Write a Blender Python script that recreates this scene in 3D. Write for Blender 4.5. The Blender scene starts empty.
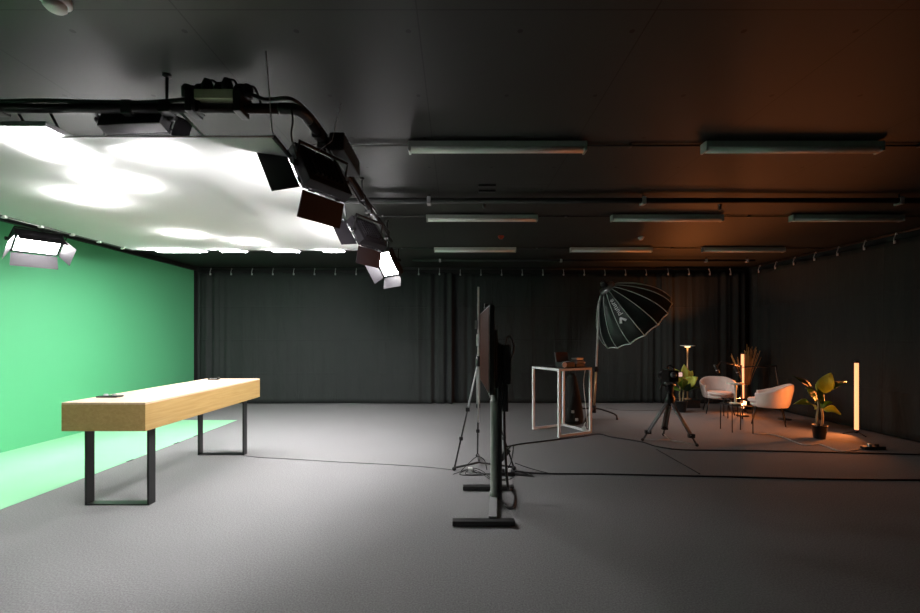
import bpy, bmesh, math, random
from mathutils import Vector, Matrix
random.seed(7)
PI = math.pi
sc = bpy.context.scene
COL = sc.collection
V = Vector

# ------------------------------------------------------------------ camera
F, CX, CY, H = 420.0, 456.0, 337.5, 1.55
cam = bpy.data.cameras.new('camera'); camo = bpy.data.objects.new('camera', cam); COL.objects.link(camo)
cam.sensor_width = 36.0; cam.lens = F / 920 * 36
cam.shift_x = (460 - CX) / 920; cam.shift_y = (CY - 306.5) / 920
cam.clip_start = 0.05; cam.clip_end = 100
camo.location = (0, 0, H); camo.rotation_euler = (PI / 2, 0, 0)
sc.camera = camo

def P(px, py, y):
    return V(((px - CX) / F * y, y, H - (py - CY) / F * y))
def FL(px, py, z=0.0):
    y = F * (H - z) / (py - CY)
    return V(((px - CX) / F * y, y, z))

# ------------------------------------------------------------------ materials
MATS = {}
def mat(name, col, rough=0.5, metal=0.0, spec=0.5, var=0.08, scale=20.0, bump=0.0, bscale=60.0, emit=None, estr=0.0, sheen=0.0):
    if name in MATS: return MATS[name]
    m = bpy.data.materials.new(name); m.use_nodes = True
    nt = m.node_tree; b = nt.nodes['Principled BSDF']
    b.inputs['Roughness'].default_value = rough; b.inputs['Metallic'].default_value = metal
    b.inputs['Specular IOR Level'].default_value = spec
    if sheen: b.inputs['Sheen Weight'].default_value = sheen
    tc = nt.nodes.new('ShaderNodeTexCoord')
    nz = nt.nodes.new('ShaderNodeTexNoise'); nz.inputs['Scale'].default_value = scale; nz.inputs['Detail'].default_value = 4
    nt.links.new(tc.outputs['Object'], nz.inputs['Vector'])
    mx = nt.nodes.new('ShaderNodeMix'); mx.data_type = 'RGBA'
    c = V(col[:3])
    mx.inputs['A'].default_value = (*(c * (1 - var)), 1); mx.inputs['B'].default_value = (*[min(1, k) for k in c * (1 + var)], 1)
    nt.links.new(nz.outputs['Fac'], mx.inputs['Factor'])
    nt.links.new(mx.outputs['Result'], b.inputs['Base Color'])
    if bump:
        n2 = nt.nodes.new('ShaderNodeTexNoise'); n2.inputs['Scale'].default_value = bscale; n2.inputs['Detail'].default_value = 3
        nt.links.new(tc.outputs['Object'], n2.inputs['Vector'])
        bp = nt.nodes.new('ShaderNodeBump'); bp.inputs['Strength'].default_value = bump; bp.inputs['Distance'].default_value = 0.01
        nt.links.new(n2.outputs['Fac'], bp.inputs['Height']); nt.links.new(bp.outputs['Normal'], b.inputs['Normal'])
    if emit:
        b.inputs['Emission Color'].default_value = (*emit, 1); b.inputs['Emission Strength'].default_value = estr
    MATS[name] = m
    return m

def nodes(m): return m.node_tree.nodes, m.node_tree.links

M_black_metal = mat('black_metal', (0.012, 0.012, 0.012), 0.45)
M_leg_metal = mat('leg_metal', (0.010, 0.011, 0.011), 0.4)
M_black_plastic = mat('black_plastic', (0.015, 0.015, 0.015), 0.4)
M_fixture = mat('fixture_black', (0.016, 0.014, 0.017), 0.5)
M_silver = mat('silver_metal', (0.55, 0.55, 0.56), 0.3, 0.9)
M_grey_metal = mat('grey_painted_metal', (0.24, 0.265, 0.24), 0.35)
M_grey_light = mat('light_grey_paint', (0.42, 0.42, 0.43), 0.5)
M_pale = mat('pale_painted_metal', (.70, .68, .66), .45)
M_steel = mat('dull_steel', (.24, .24, .245), .4)
M_white = mat('white_paint', (0.86, 0.86, 0.86), 0.45)
M_white_plastic = mat('white_plastic', (0.75, 0.75, 0.73), 0.4)
M_cable = mat('black_cable', (0.010, 0.010, 0.010), 0.55)
M_cable_grey = mat('grey_cable', (0.10, 0.10, 0.10), 0.5)
M_cable_white = mat('white_cable', (0.7, 0.68, 0.66), 0.5)
M_chair = mat('cream_upholstery', (0.78, 0.68, 0.64), 0.9, bump=0.15, bscale=180, sheen=0.2)
M_green_wall = mat('chroma_green_paint', (0.100, 0.435, 0.205), 0.65, var=0.02, scale=2.0)
M_mat_green = mat('chroma_green_vinyl', (0.31, 0.67, 0.40), 0.5, var=0.02, scale=3.0)
M_screen_back = mat('brown_panel', (0.030, 0.008, 0.003), 0.6, spec=0.05, var=0.15, scale=6)
M_batten = mat('batten_body', (0.50, 0.53, 0.50), 0.45)
M_batten_dif = mat('batten_diffuser', (0.82, 0.85, 0.81), 0.35)
M_leaf = mat('leaf_green', (0.16, 0.32, 0.05), 0.4, var=0.35, scale=9)
M_leaf_y = mat('leaf_yellow_green', (0.55, 0.66, 0.14), 0.4, var=0.3, scale=9)
M_leaf_dark = mat('leaf_dark', (0.03, 0.10, 0.04), 0.35, var=0.3, scale=9)
M_stem = mat('plant_stem', (0.45, 0.38, 0.22), 0.6)
M_soil = mat('soil', (0.03, 0.02, 0.013), 0.95, bump=0.6)
M_reed = mat('dried_reed', (0.45, 0.22, 0.07), 0.8)
M_softbox = mat('softbox_fabric', (0.012, 0.017, 0.016), 0.38, bump=0.25, bscale=25)
M_rib = mat('softbox_rib', (0.75, 0.82, 0.78), 0.4)
M_copper = mat('warm_brass', (0.55, 0.36, 0.20), 0.35, 0.6)
M_lampgreen = mat('pale_green_lacquer', (0.78, 0.80, 0.70), 0.4)
M_bag = mat('black_canvas', (0.013, 0.014, 0.012), 0.85, bump=0.3, bscale=40)
M_yellow_box = mat('box_cream_metal', (0.62, 0.58, 0.40), 0.5)
M_red = mat('red_plastic', (0.45, 0.05, 0.02), 0.4)
M_tube = mat('tube_glow', (0.8, 0.5, 0.3), 0.4, emit=(1.0, 0.34, 0.14), estr=1.3)
M_glow_candle = mat('small_lamp_glow', (0.8, 0.5, 0.3), 0.4, emit=(1.0, 0.55, 0.26), estr=2.2)
M_warm_dif = mat('warm_lamp_diffuser', (0.8, 0.6, 0.4), 0.4, emit=(1.0, 0.55, 0.24), estr=4.0)
M_lcd = mat('camera_screen', (0.2, 0.15, 0.15), 0.3, emit=(1.0, 0.62, 0.52), estr=0.5)
M_led = mat('led_face', (0.8, 0.8, 0.8), 0.4, emit=(1.0, 0.97, 0.98), estr=200.0)
M_led_b = mat('led_face_far', (0.8, 0.8, 0.8), 0.4, emit=(1.0, 0.97, 0.98), estr=28.0)
M_led_edge = mat('led_face_edge', (0.8, 0.8, 0.8), 0.4, emit=(1.0, 0.97, 0.98), estr=40.0)
M_led_soft = mat('led_face_soft', (0.8, 0.8, 0.8), 0.4, emit=(1.0, 0.97, 0.98), estr=82.0)

for lm_ in (M_leaf, M_leaf_y, M_leaf_dark):
    n, l = lm_.node_tree.nodes, lm_.node_tree.links
    b = n['Principled BSDF']; tr = n.new('ShaderNodeBsdfTranslucent'); mx = n.new('ShaderNodeMixShader'); mx.inputs[0].default_value = .4
    l.new(b.inputs['Base Color'].links[0].from_socket, tr.inputs['Color'])
    l.new(b.outputs[0], mx.inputs[1]); l.new(tr.outputs[0], mx.inputs[2]); l.new(mx.outputs[0], n['Material Output'].inputs['Surface'])

def carpet():
    m = mat('carpet', (0.15, 0.15, 0.155), 0.95, spec=0.15, var=0.0)
    n, l = nodes(m); b = n['Principled BSDF']
    tc = n.new('ShaderNodeTexCoord')
    a = n.new('ShaderNodeTexNoise'); a.inputs['Scale'].default_value = 95; a.inputs['Detail'].default_value = 5; a.inputs['Roughness'].default_value = 0.7
    c = n.new('ShaderNodeTexNoise'); c.inputs['Scale'].default_value = 1.2; c.inputs['Detail'].default_value = 3
    l.new(tc.outputs['Object'], a.inputs['Vector']); l.new(tc.outputs['Object'], c.inputs['Vector'])
    r = n.new('ShaderNodeValToRGB'); r.color_ramp.elements[0].position = 0.3; r.color_ramp.elements[1].position = 0.7
    r.color_ramp.elements[0].color = (0.13, 0.13, 0.132, 1); r.color_ramp.elements[1].color = (0.30, 0.298, 0.30, 1)
    l.new(a.outputs['Fac'], r.inputs['Fac'])
    r2 = n.new('ShaderNodeValToRGB'); r2.color_ramp.elements[0].color = (0.9, 0.9, 0.9, 1); r2.color_ramp.elements[1].color = (1, 1, 1, 1)
    l.new(c.outputs['Fac'], r2.inputs['Fac'])
    mu = n.new('ShaderNodeMix'); mu.data_type = 'RGBA'; mu.blend_type = 'MULTIPLY'; mu.inputs['Factor'].default_value = 1
    l.new(r.outputs['Color'], mu.inputs['A']); l.new(r2.outputs['Color'], mu.inputs['B'])
    l.new(mu.outputs['Result'], b.inputs['Base Color'])
    bp = n.new('ShaderNodeBump'); bp.inputs['Strength'].default_value = 0.5; bp.inputs['Distance'].default_value = 0.006
    l.new(a.outputs['Fac'], bp.inputs['Height']); l.new(bp.outputs['Normal'], b.inputs['Normal'])
    return m
M_carpet = carpet()

def ceiling_mat():
    m = mat('black_ceiling_board', (0.05, 0.05, 0.05), 0.5, var=0.0)
    n, l = nodes(m); b = n['Principled BSDF']
    b.inputs['Roughness'].default_value = 0.58; b.inputs['Specular IOR Level'].default_value = 0.35
    tc = n.new('ShaderNodeTexCoord'); sp = n.new('ShaderNodeSeparateXYZ'); l.new(tc.outputs['Object'], sp.inputs[0])
    def math_(op, a, bb=None, c=None):
        k = n.new('ShaderNodeMath'); k.operation = op
        for i, v in enumerate((a, bb, c)):
            if v is None: continue
            if isinstance(v, (int, float)): k.inputs[i].default_value = v
            else: l.new(v, k.inputs[i])
        return k.outputs[0]
    def near(v, period, w, off=0.0):
        f = math_('FRACT', math_('DIVIDE', math_('ADD', v, off), period))
        d = math_('MULTIPLY', math_('MINIMUM', f, math_('SUBTRACT', 1.0, f)), period)
        return math_('LESS_THAN', d, w), d
    sx, _ = near(sp.outputs['X'], 1.22, 0.004, 0.2); sy, _ = near(sp.outputs['Y'], 2.44, 0.004, 0.3)
    seam = math_('MAXIMUM', sx, sy)
    _, dx = near(sp.outputs['X'], 0.61, 0.01, 0.26); _, dy = near(sp.outputs['Y'], 0.61, 0.01, 0.15)
    dot = math_('LESS_THAN', math_('ADD', math_('MULTIPLY', dx, dx), math_('MULTIPLY', dy, dy)), 0.00022)
    dark = math_('MAXIMUM', math_('MULTIPLY', seam, 0.8), math_('MULTIPLY', dot, 1.0))
    nz = n.new('ShaderNodeTexNoise'); nz.inputs['Scale'].default_value = 1.5; nz.inputs['Detail'].default_value = 3
    l.new(tc.outputs['Object'], nz.inputs['Vector'])
    r = n.new('ShaderNodeValToRGB'); r.color_ramp.elements[0].color = (0.022, 0.024, 0.022, 1); r.color_ramp.elements[1].color = (0.034, 0.036, 0.032, 1)
    l.new(nz.outputs['Fac'], r.inputs['Fac'])
    mx = n.new('ShaderNodeMix'); mx.data_type = 'RGBA'; l.new(dark, mx.inputs['Factor']); l.new(r.outputs['Color'], mx.inputs['A']); mx.inputs['B'].default_value = (0.002, 0.002, 0.002, 1)
    l.new(mx.outputs['Result'], b.inputs['Base Color'])
    return m
M_ceiling = ceiling_mat()

def curtain_mat(name, col):
    m = mat(name, col, 0.85, spec=0.25, var=0.12, scale=2.5)
    n, l = nodes(m); b = n['Principled BSDF']
    tc = n.new('ShaderNodeTexCoord'); mp = n.new('ShaderNodeMapping'); mp.inputs['Scale'].default_value = (1.0, 1.0, 0.22)
    l.new(tc.outputs['Object'], mp.inputs['Vector'])
    nz = n.new('ShaderNodeTexNoise'); nz.inputs['Scale'].default_value = 5.0; nz.inputs['Detail'].default_value = 5; nz.inputs['Distortion'].default_value = 0.6
    l.new(mp.outputs[0], nz.inputs['Vector'])
    sp = n.new('ShaderNodeSeparateXYZ'); l.new(tc.outputs['Object'], sp.inputs[0])
    def mth(op, a, b2=None):
        k = n.new('ShaderNodeMath'); k.operation = op
        for i, v in enumerate((a, b2)):
            if v is None: continue
            if isinstance(v, (int, float)): k.inputs[i].default_value = v
            else: l.new(v, k.inputs[i])
        return k.outputs[0]
    hsum = nz.outputs['Fac']
    xy = mth('ADD', sp.outputs['X'], sp.outputs['Y'])
    for src, per, off, wd, amp in ((sp.outputs['Z'], 0.78, 0.07, .022, .16), (xy, 0.92, .3, .02, .13)):   # fold creases from storage
        f = mth('FRACT', mth('DIVIDE', mth('ADD', src, off), per)); d = mth('MULTIPLY', mth('MINIMUM', f, mth('SUBTRACT', 1.0, f)), per)
        k = mth('MULTIPLY', mth('MAXIMUM', mth('SUBTRACT', 1.0, mth('DIVIDE', d, wd)), 0.0), amp)
        hsum = mth('ADD', hsum, k)
    bp = n.new('ShaderNodeBump'); bp.inputs['Strength'].default_value = 0.6; bp.inputs['Distance'].default_value = 0.05
    l.new(hsum, bp.inputs['Height']); l.new(bp.outputs['Normal'], b.inputs['Normal'])
    return m
M_curtain = curtain_mat('black_molton', (0.026, 0.030, 0.029))

def wood_mat(name, ca, cb):
    m = mat(name, (0.6, 0.4, 0.2), 0.42, var=0.0)
    n, l = nodes(m); b = n['Principled BSDF']
    tc = n.new('ShaderNodeTexCoord'); mp = n.new('ShaderNodeMapping'); mp.inputs['Scale'].default_value = (9, 0.7, 14)
    l.new(tc.outputs['Object'], mp.inputs['Vector'])
    nz = n.new('ShaderNodeTexNoise'); nz.inputs['Scale'].default_value = 3.0; nz.inputs['Detail'].default_value = 6; nz.inputs['Distortion'].default_value = 0.8
    l.new(mp.outputs[0], nz.inputs['Vector'])
    r = n.new('ShaderNodeValToRGB'); r.color_ramp.elements[0].position = 0.3; r.color_ramp.elements[1].position = 0.72
    r.color_ramp.elements[0].color = (*ca, 1); r.color_ramp.elements[1].color = (*cb, 1)
    l.new(nz.outputs['Fac'], r.inputs['Fac']); l.new(r.outputs['Color'], b.inputs['Base Color'])
    return m
M_wood = wood_mat('oak_veneer', (0.32, 0.20, 0.066), (0.42, 0.285, 0.11)); M_wood_lit_top = wood_mat('oak_lit_top', (0.56, 0.41, 0.28), (0.66, 0.50, 0.36))  # table top is the same oak, paled: glare from above put into its colour

def silk_mat():
    m = bpy.data.materials.new('diffusion_silk'); m.use_nodes = True
    n, l = nodes(m); n.remove(n['Principled BSDF'])
    out = n['Material Output']
    tr = n.new('ShaderNodeBsdfTranslucent'); df = n.new('ShaderNodeBsdfDiffuse'); mx = n.new('ShaderNodeMixShader')
    tc = n.new('ShaderNodeTexCoord'); nz = n.new('ShaderNodeTexNoise'); nz.inputs['Scale'].default_value = 1.2
    r = n.new('ShaderNodeValToRGB'); r.color_ramp.elements[0].color = (0.91, 0.91, 0.90, 1); r.color_ramp.elements[1].color = (0.95, 0.95, 0.94, 1)
    l.new(tc.outputs['Object'], nz.inputs['Vector']); l.new(nz.outputs['Fac'], r.inputs['Fac'])
    l.new(r.outputs['Color'], tr.inputs['Color']); l.new(r.outputs['Color'], df.inputs['Color'])
    mx.inputs[0].default_value = 0.5; l.new(tr.outputs[0], mx.inputs[1]); l.new(df.outputs[0], mx.inputs[2]); l.new(mx.outputs[0], out.inputs['Surface'])
    return m
M_silk = silk_mat()

# ------------------------------------------------------------------ mesh builder
class MB:
    def __init__(s): s.v = []; s.f = []; s.smooth = []
    def add(s, vs, fs, smooth=False):
        o = len(s.v); s.v += [V(p) for p in vs]; s.f += [tuple(i + o for i in f) for f in fs]; s.smooth += [smooth] * len(fs); return s
    def box(s, c, d, R=None, bev=0.0):
        bm = bmesh.new(); bmesh.ops.create_cube(bm, size=1.0)
        for v in bm.verts: v.co = V((v.co.x * d[0], v.co.y * d[1], v.co.z * d[2]))
        if bev: bmesh.ops.bevel(bm, geom=bm.edges[:], offset=min(bev, min(d) * 0.45), segments=2, profile=0.7, affect='EDGES')
        M = R.to_4x4() if R is not None else Matrix.Identity(4)
        c = V(c)
        vs = [M @ v.co + c for v in bm.verts]; bm.verts.index_update()
        fs = [tuple(v.index for v in f.verts) for f in bm.faces]
        bm.free(); return s.add(vs, fs)
    def b2(s, lo, hi, bev=0.0):
        lo, hi = V(lo), V(hi); return s.box((lo + hi) / 2, hi - lo, None, bev)
    def tube(s, pts, r, n=8, closed=False, cap=True):
        pts = [V(p) for p in pts]; k = len(pts)
        rr = r if isinstance(r, (list, tuple)) else [r] * k
        T = []
        for i in range(k):
            a = pts[(i - 1) % k] if (closed or i > 0) else pts[i]; b = pts[(i + 1) % k] if (closed or i < k - 1) else pts[i]
            t = b - a; T.append(t.normalized() if t.length > 1e-9 else V((0, 0, 1)))
        up = V((0, 0, 1)) if abs(T[0].z) < 0.9 else V((1, 0, 0))
        nn = (up - T[0] * up.dot(T[0])).normalized()
        vs, fs = [], []
        for i in range(k):
            nn = (nn - T[i] * nn.dot(T[i]));
            nn = nn.normalized() if nn.length > 1e-6 else T[i].orthogonal().normalized()
            bb = T[i].cross(nn)
            for j in range(n):
                a = 2 * PI * j / n; vs.append(pts[i] + (nn * math.cos(a) + bb * math.sin(a)) * rr[i])
        for i in range(k if closed else k - 1):
            for j in range(n):
                i2 = (i + 1) % k; j2 = (j + 1) % n
                fs.append((i * n + j, i * n + j2, i2 * n + j2, i2 * n + j))
        s.add(vs, fs, True)
        if cap and not closed:
            o = len(s.v) - len(vs)
            s.f += [tuple(o + j for j in reversed(range(n))), tuple(o + (k - 1) * n + j for j in range(n))]; s.smooth += [False, False]
        return s
    def lathe(s, prof, c=(0, 0, 0), n=24, R=None, smooth=True, cap=True):
        c = V(c); vs, fs = [], []; k = len(prof)
        for r, z in prof:
            for j in range(n):
                a = 2 * PI * j / n; p = V((r * math.cos(a), r * math.sin(a), z))
                if R is not None: p = R @ p
                vs.append(c + p)
        for i in range(k - 1):
            for j in range(n):
                j2 = (j + 1) % n; fs.append((i * n + j, i * n + j2, (i + 1) * n + j2, (i + 1) * n + j))
        if cap: fs += [tuple(reversed(range(n))), tuple((k - 1) * n + j for j in range(n))]
        return s.add(vs, fs, smooth)
    def sphere(s, c, r, n=16, sc3=(1, 1, 1)):
        prof = [(max(1e-4, math.sin(PI * i / 10)), -math.cos(PI * i / 10)) for i in range(11)]
        c = V(c); o = len(s.v); s.lathe(prof, (0, 0, 0), n)
        for i in range(o, len(s.v)): s.v[i] = V((s.v[i].x * r * sc3[0], s.v[i].y * r * sc3[1], s.v[i].z * r * sc3[2])) + c
        return s
    def grid(s, fn, nu, nv, smooth=True, cu=False):
        vs = [fn(i / nu, j / nv) for i in range(nu + (0 if cu else 1)) for j in range(nv + 1)]
        m = nu if cu else nu + 1; fs = []
        for i in range(nu):
            i2 = (i + 1) % m
            for j in range(nv): fs.append((i * (nv + 1) + j, i2 * (nv + 1) + j, i2 * (nv + 1) + j + 1, i * (nv + 1) + j + 1))
        return s.add(vs, fs, smooth)
    def plate(s, quad, t):
        q = [V(p) for p in quad]; nrm = (q[1] - q[0]).cross(q[-1] - q[0]).normalized() * t * 0.5
        k = len(q); vs = [p - nrm for p in q] + [p + nrm for p in q]
        fs = [tuple(reversed(range(k))), tuple(range(k, 2 * k))] + [(i, (i + 1) % k, (i + 1) % k + k, i + k) for i in range(k)]
        return s.add(vs, fs)
    def build(s, name, m, parent=None, world=True, solid=0.0, fix=True):
        vs = s.v
        if parent is not None and world:
            inv = root_matrix(parent).inverted(); vs = [inv @ p for p in vs]
        me = bpy.data.meshes.new(name); me.from_pydata(vs, [], s.f)
        me.polygons.foreach_set('use_smooth', s.smooth)
        if fix:
            bm = bmesh.new(); bm.from_mesh(me); bmesh.ops.recalc_face_normals(bm, faces=bm.faces[:]); bm.to_mesh(me); bm.free()
        me.materials.append(m); me.update()
        o = bpy.data.objects.new(name, me); COL.objects.link(o)
        if parent is not None: o.parent = parent
        if solid:
            md = o.modifiers.new('thickness', 'SOLIDIFY'); md.thickness = solid; md.offset = 0
        return o

ROOTM = {}
def root_matrix(o):
    while o.parent is not None: o = o.parent
    return Matrix.LocRotScale(o.location, o.rotation_euler, V((1, 1, 1)))

def tag(o, label, cat, group=None, kind=None):
    o['label'] = label; o['category'] = cat
    if group: o['group'] = group
    if kind: o['kind'] = kind
    return o
def thing(name, label, cat, loc=(0, 0, 0), rz=0.0, group=None, rot=None):
    o = bpy.data.objects.new(name, None); COL.objects.link(o); o.empty_display_size = 0.1
    o.location = loc; o.rotation_euler = rot if rot is not None else (0, 0, rz)
    return tag(o, label, cat, group)
def struct(mb, name, m, label=None):
    o = mb.build(name, m); o['kind'] = 'structure'
    o['label'] = label or name.replace('_', ' '); o['category'] = name.split('_')[0]
    return o
def copy_tree(o, parent=None):
    c = o.copy(); COL.objects.link(c)
    if parent is not None: c.parent = parent
    for ch in list(o.children):
        copy_tree(ch, c)
    return c
def smoothpath(pts, k=8):
    pts = [V(p) for p in pts]; out = []
    for i in range(len(pts) - 1):
        p0 = pts[max(i - 1, 0)]; p1 = pts[i]; p2 = pts[i + 1]; p3 = pts[min(i + 2, len(pts) - 1)]
        for j in range(k):
            t = j / k
            out.append(0.5 * ((2 * p1) + (p2 - p0) * t + (2 * p0 - 5 * p1 + 4 * p2 - p3) * t * t + (3 * p1 - p0 - 3 * p2 + p3) * t ** 3))
    out.append(pts[-1]); return out

# ------------------------------------------------------------------ the setting
XL, XR, YB, ZC, YF = -6.11, 6.95, 9.98, 3.22, -2.6
struct(MB().add([(XL - .2, YF, 0), (XR + .2, YF, 0), (XR + .2, YB + .2, 0), (XL - .2, YB + .2, 0), (XL - .2, YF, -.1), (XR + .2, YF, -.1), (XR + .2, YB + .2, -.1), (XL - .2, YB + .2, -.1)],
                [(0, 1, 2, 3), (7, 6, 5, 4), (0, 4, 5, 1), (1, 5, 6, 2), (2, 6, 7, 3), (3, 7, 4, 0)]), 'floor', M_carpet, 'grey looped carpet floor across the whole studio')
struct(MB().b2((XL - .2, YF, ZC), (XR + .2, YB + .2, ZC + .1)), 'ceiling', M_ceiling, 'black boarded ceiling with screw heads')
struct(MB().b2((XL - .12, YF, 0), (XL, 9.79, 3.11)), 'wall_left', M_green_wall, 'chroma green wall on the left')
M_dark = mat('dark_wall_paint', (0.02, 0.02, 0.02), 0.8)
struct(MB().b2((XL - .2, YF, 0), (XL - .121, YB + .2, ZC)), 'wall_left_backing', M_dark, 'dark wall behind the green wall')
struct(MB().b2((XL - .2, YB, 0), (XR + .2, YB + .15, ZC)), 'wall_back', M_dark, 'dark wall behind the rear curtains')
struct(MB().b2((XR, YF, 0), (XR + .15, YB, ZC)), 'wall_right', M_dark, 'dark wall behind the right curtain')
struct(MB().b2((XL - .2, YF - .15, 0), (XR + .2, YF, ZC)), 'wall_front', M_dark, 'dark wall behind the viewpoint')
struct(MB().b2((XL, YF, 3.115), (XL + .05, 9.79, 3.20)), 'trim_1', M_black_metal, 'black rail along the top of the green wall')

# green vinyl on the floor
g = MB()
g.b2((XL + .002, YF + .05, 0.0005), (-4.10, 7.87, 0.004))
go = g.build('chroma_floor_mat', M_mat_green); tag(go, 'bright green vinyl sheet on the floor along the green wall', 'mat')
n, l = nodes(M_mat_green); b = n['Principled BSDF']
tc = n.new('ShaderNodeTexCoord'); wv = n.new('ShaderNodeTexWave'); wv.bands_direction = 'Y'; wv.inputs['Scale'].default_value = 1.1; wv.inputs['Distortion'].default_value = 0.5
bp = n.new('ShaderNodeBump'); bp.inputs['Strength'].default_value = 0.08; bp.inputs['Distance'].default_value = 0.02
l.new(tc.outputs['Object'], wv.inputs['Vector']); l.new(wv.outputs['Fac'], bp.inputs['Height']); l.new(bp.outputs['Normal'], b.inputs['Normal'])
for i, py in enumerate((461, 443.5, 436)):
    p = FL(456 - 4.10 * F / (F * H / (py - CY)), py)
    tag(MB().box((p.x + .012, p.y, 0.006), (0.03, 0.10, 0.004), bev=0.001).build('tape_strip', M_cable),
        ('scrap of black tape on the green sheet edge between the near table legs', 'scrap of black tape on the green sheet edge just right of the near leg frame',
         'black tape scrap on the green sheet edge halfway to the far leg frame')[i], 'tape', 'tape scraps on the green sheet edge')

# ------------------------------------------------------------------ curtains
def curtain(name, label, axis, a0, a1, off, dens, hooks, ztop=3.08, seed=0):
    rnd = random.Random(seed)
    ph = [rnd.uniform(0, 6.28) for _ in range(6)]
    N = int(abs(a1 - a0) * 40); NZ = 26; mb = MB()
    def fold(s, u, w):
        edge = max(0.0, 1 - min(abs(s - a0), abs(s - a1)) / 0.9)
        f = 0.005 * math.sin(s * 6.5 + ph[0]) + 0.004 * math.sin(s * 13.1 + ph[1] + 0.6 * w) + 0.003 * math.sin(s * 23 + ph[2])
        f += 0.020 * max(0, math.sin(s * 2.1 + ph[3])) ** 6 * (0.4 + 0.6 * (1 - w))
        f += edge * dens * (0.05 * math.sin(s * 24 + ph[4]) + 0.03 * math.sin(s * 41 + ph[5]))
        return f * (0.75 + 0.35 * (1 - w)) + 0.03 * (1 - w) * math.sin(s * 1.3 + ph[2])
    def fn(u, w):
        s = a0 + (a1 - a0) * u
        hz = 0.0
        if w > 0.85:
            hz = -0.035 * (w - 0.85) / 0.15 * abs(math.sin(PI * (s - a0) / 0.48))
        z = 0.015 + (ztop - 0.015) * w + hz
        y = off - fold(s, u, w)
        return V((s, y, z)) if axis == 'x' else V((y, s, z))
    mb.grid(fn, N, NZ)
    o = mb.build(name, M_curtain, None, solid=0.006); tag(o, label, 'curtain', 'black curtains around the studio')
    for s in hooks:
        c = hook0.copy() if hook0_used else hook0
        if hook0_used: COL.objects.link(c)
        hook0_used.append(1); c.parent = o
        if axis == 'x': c.location = (s, off - 0.03, ztop - 0.0); c.rotation_euler = (0, 0, 0)
        else: c.location = (off - 0.03, s, ztop - 0.0); c.rotation_euler = (0, 0, -PI / 2)
    return o
hk = MB()
hk.tube(smoothpath([(0, -.012, -.05), (0, -.025, -.02), (0, -.012, .02), (0, 0.012, .085), (0, 0.03, .06)]), 0.0075, 6)
hk.box((0, -.012, -.055), (.035, .012, .045), bev=.004)
hook0 = hk.build('hook', M_grey_light); hook0_used = []
xs = [-5.72 + 0.485 * i for i in range(26)]
curtain('curtain', 'black curtain on the rear wall between the green wall and the tripod stand', 'x', -6.05, -0.08, 9.82, 1.0, [x for x in xs if x < -.1], seed=3)
curtain('curtain', 'black curtain on the rear wall behind the black umbrella softbox', 'x', -0.26, 4.98, 9.90, 0.8, [x for x in xs if -.1 < x < 4.9], seed=5)
curtain('curtain', 'black curtain on the rear wall behind the armchair seen from the front', 'x', 4.82, 6.78, 9.84, 0.7, [x for x in xs if 4.9 < x < 6.7], seed=8)
ys = [9.4 - 0.485 * i for i in range(14)]
curtain('curtain', 'black curtain along the right wall beside the upright glowing tube', 'y', 2.6, 9.72, 6.82, 0.5, ys, seed=11)
r_ = thing('curtain_rail', 'black rail under the ceiling carrying the rear curtains', 'rail', (0.3, 9.86, 3.16))
MB().tube([(-6.0, 9.86, 3.165), (6.80, 9.86, 3.165)], 0.016, 8).build('rail_tube', M_black_metal, r_)
r_ = thing('curtain_rail', 'black rail under the ceiling carrying the right wall curtain', 'rail', (6.83, 6, 3.16))
MB().tube([(6.84, 2.5, 3.165), (6.84, 9.78, 3.165)], 0.016, 8).build('rail_tube', M_black_metal, r_)

# ------------------------------------------------------------------ ceiling battens and conduits
def batten():
    t = thing('tube_light', 'x', 'ceiling light', (0, 0, 0), 0, 'unlit tube lights in rows on the ceiling')
    L = 1.5
    m = MB(); m.box((0, 0, 0.03), (L, 0.085, 0.05), bev=0.008); m.build('housing', M_batten, t, False)
    m = MB(); m.grid(lambda u, w: V((-L / 2 + .02 + (L - .04) * u, 0.04 * math.cos(PI * w), 0.006 - 0.036 * math.sin(PI * w))), 2, 8); m.build('diffuser', M_batten_dif, t, False, solid=0.003)
    for s in (-1, 1):
        MB().box((s * (L / 2 - .008), 0, 0.012), (0.02, 0.09, 0.085), bev=0.008).build('end_cap', M_batten, t, False)
    return t
b0 = batten(); first = True
rowsY = (3.565, 5.68, 7.72)
lab = {(0, 0): 'pale unlit tube light on the ceiling, left one of front row',
       (0, 1): 'unlit tube light on the ceiling, right one of the front row',
       (1, 0): 'unlit tube light on the ceiling, left one of the middle row',
       (1, 1): 'unlit tube light on the ceiling, centre one of the middle row',
       (1, 2): 'unlit tube light on ceiling, right one of the middle row',
       (2, 0): 'greenish unlit tube light on the ceiling, left one of the far row',
       (2, 1): 'unlit tube light on the ceiling, centre one of the far row',
       (2, 2): 'warm unlit tube light on the ceiling, right one of the far row'}
for (r, c), text in lab.items():
    t = b0 if first else copy_tree(b0); first = False
    t.location = ((-0.40, 2.10, 4.53)[c] + .75, rowsY[r], 3.148); t['label'] = text
for r, y in enumerate(rowsY):
    m = MB(); m.tube([(-1.4, y + .055, 3.205), (6.8, y + .055, 3.205)], 0.009, 6)
    o = thing('conduit', ('thin dark conduit on the ceiling along the front row of tube lights', 'thin dark conduit on the ceiling along the middle row of tube lights', 'thin dark conduit on the ceiling along the far row of tube lights')[r], 'conduit', (2.7, y + .055, 3.205), 0, 'conduits linking the tube lights')
    m.build('pipe', M_black_metal, o)
    for k in range(7):
        MB().box((-1.0 + 1.25 * k, y + .055, 3.205), (.03, .035, .03), bev=.004).build('clip', M_cable_grey, o)
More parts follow.
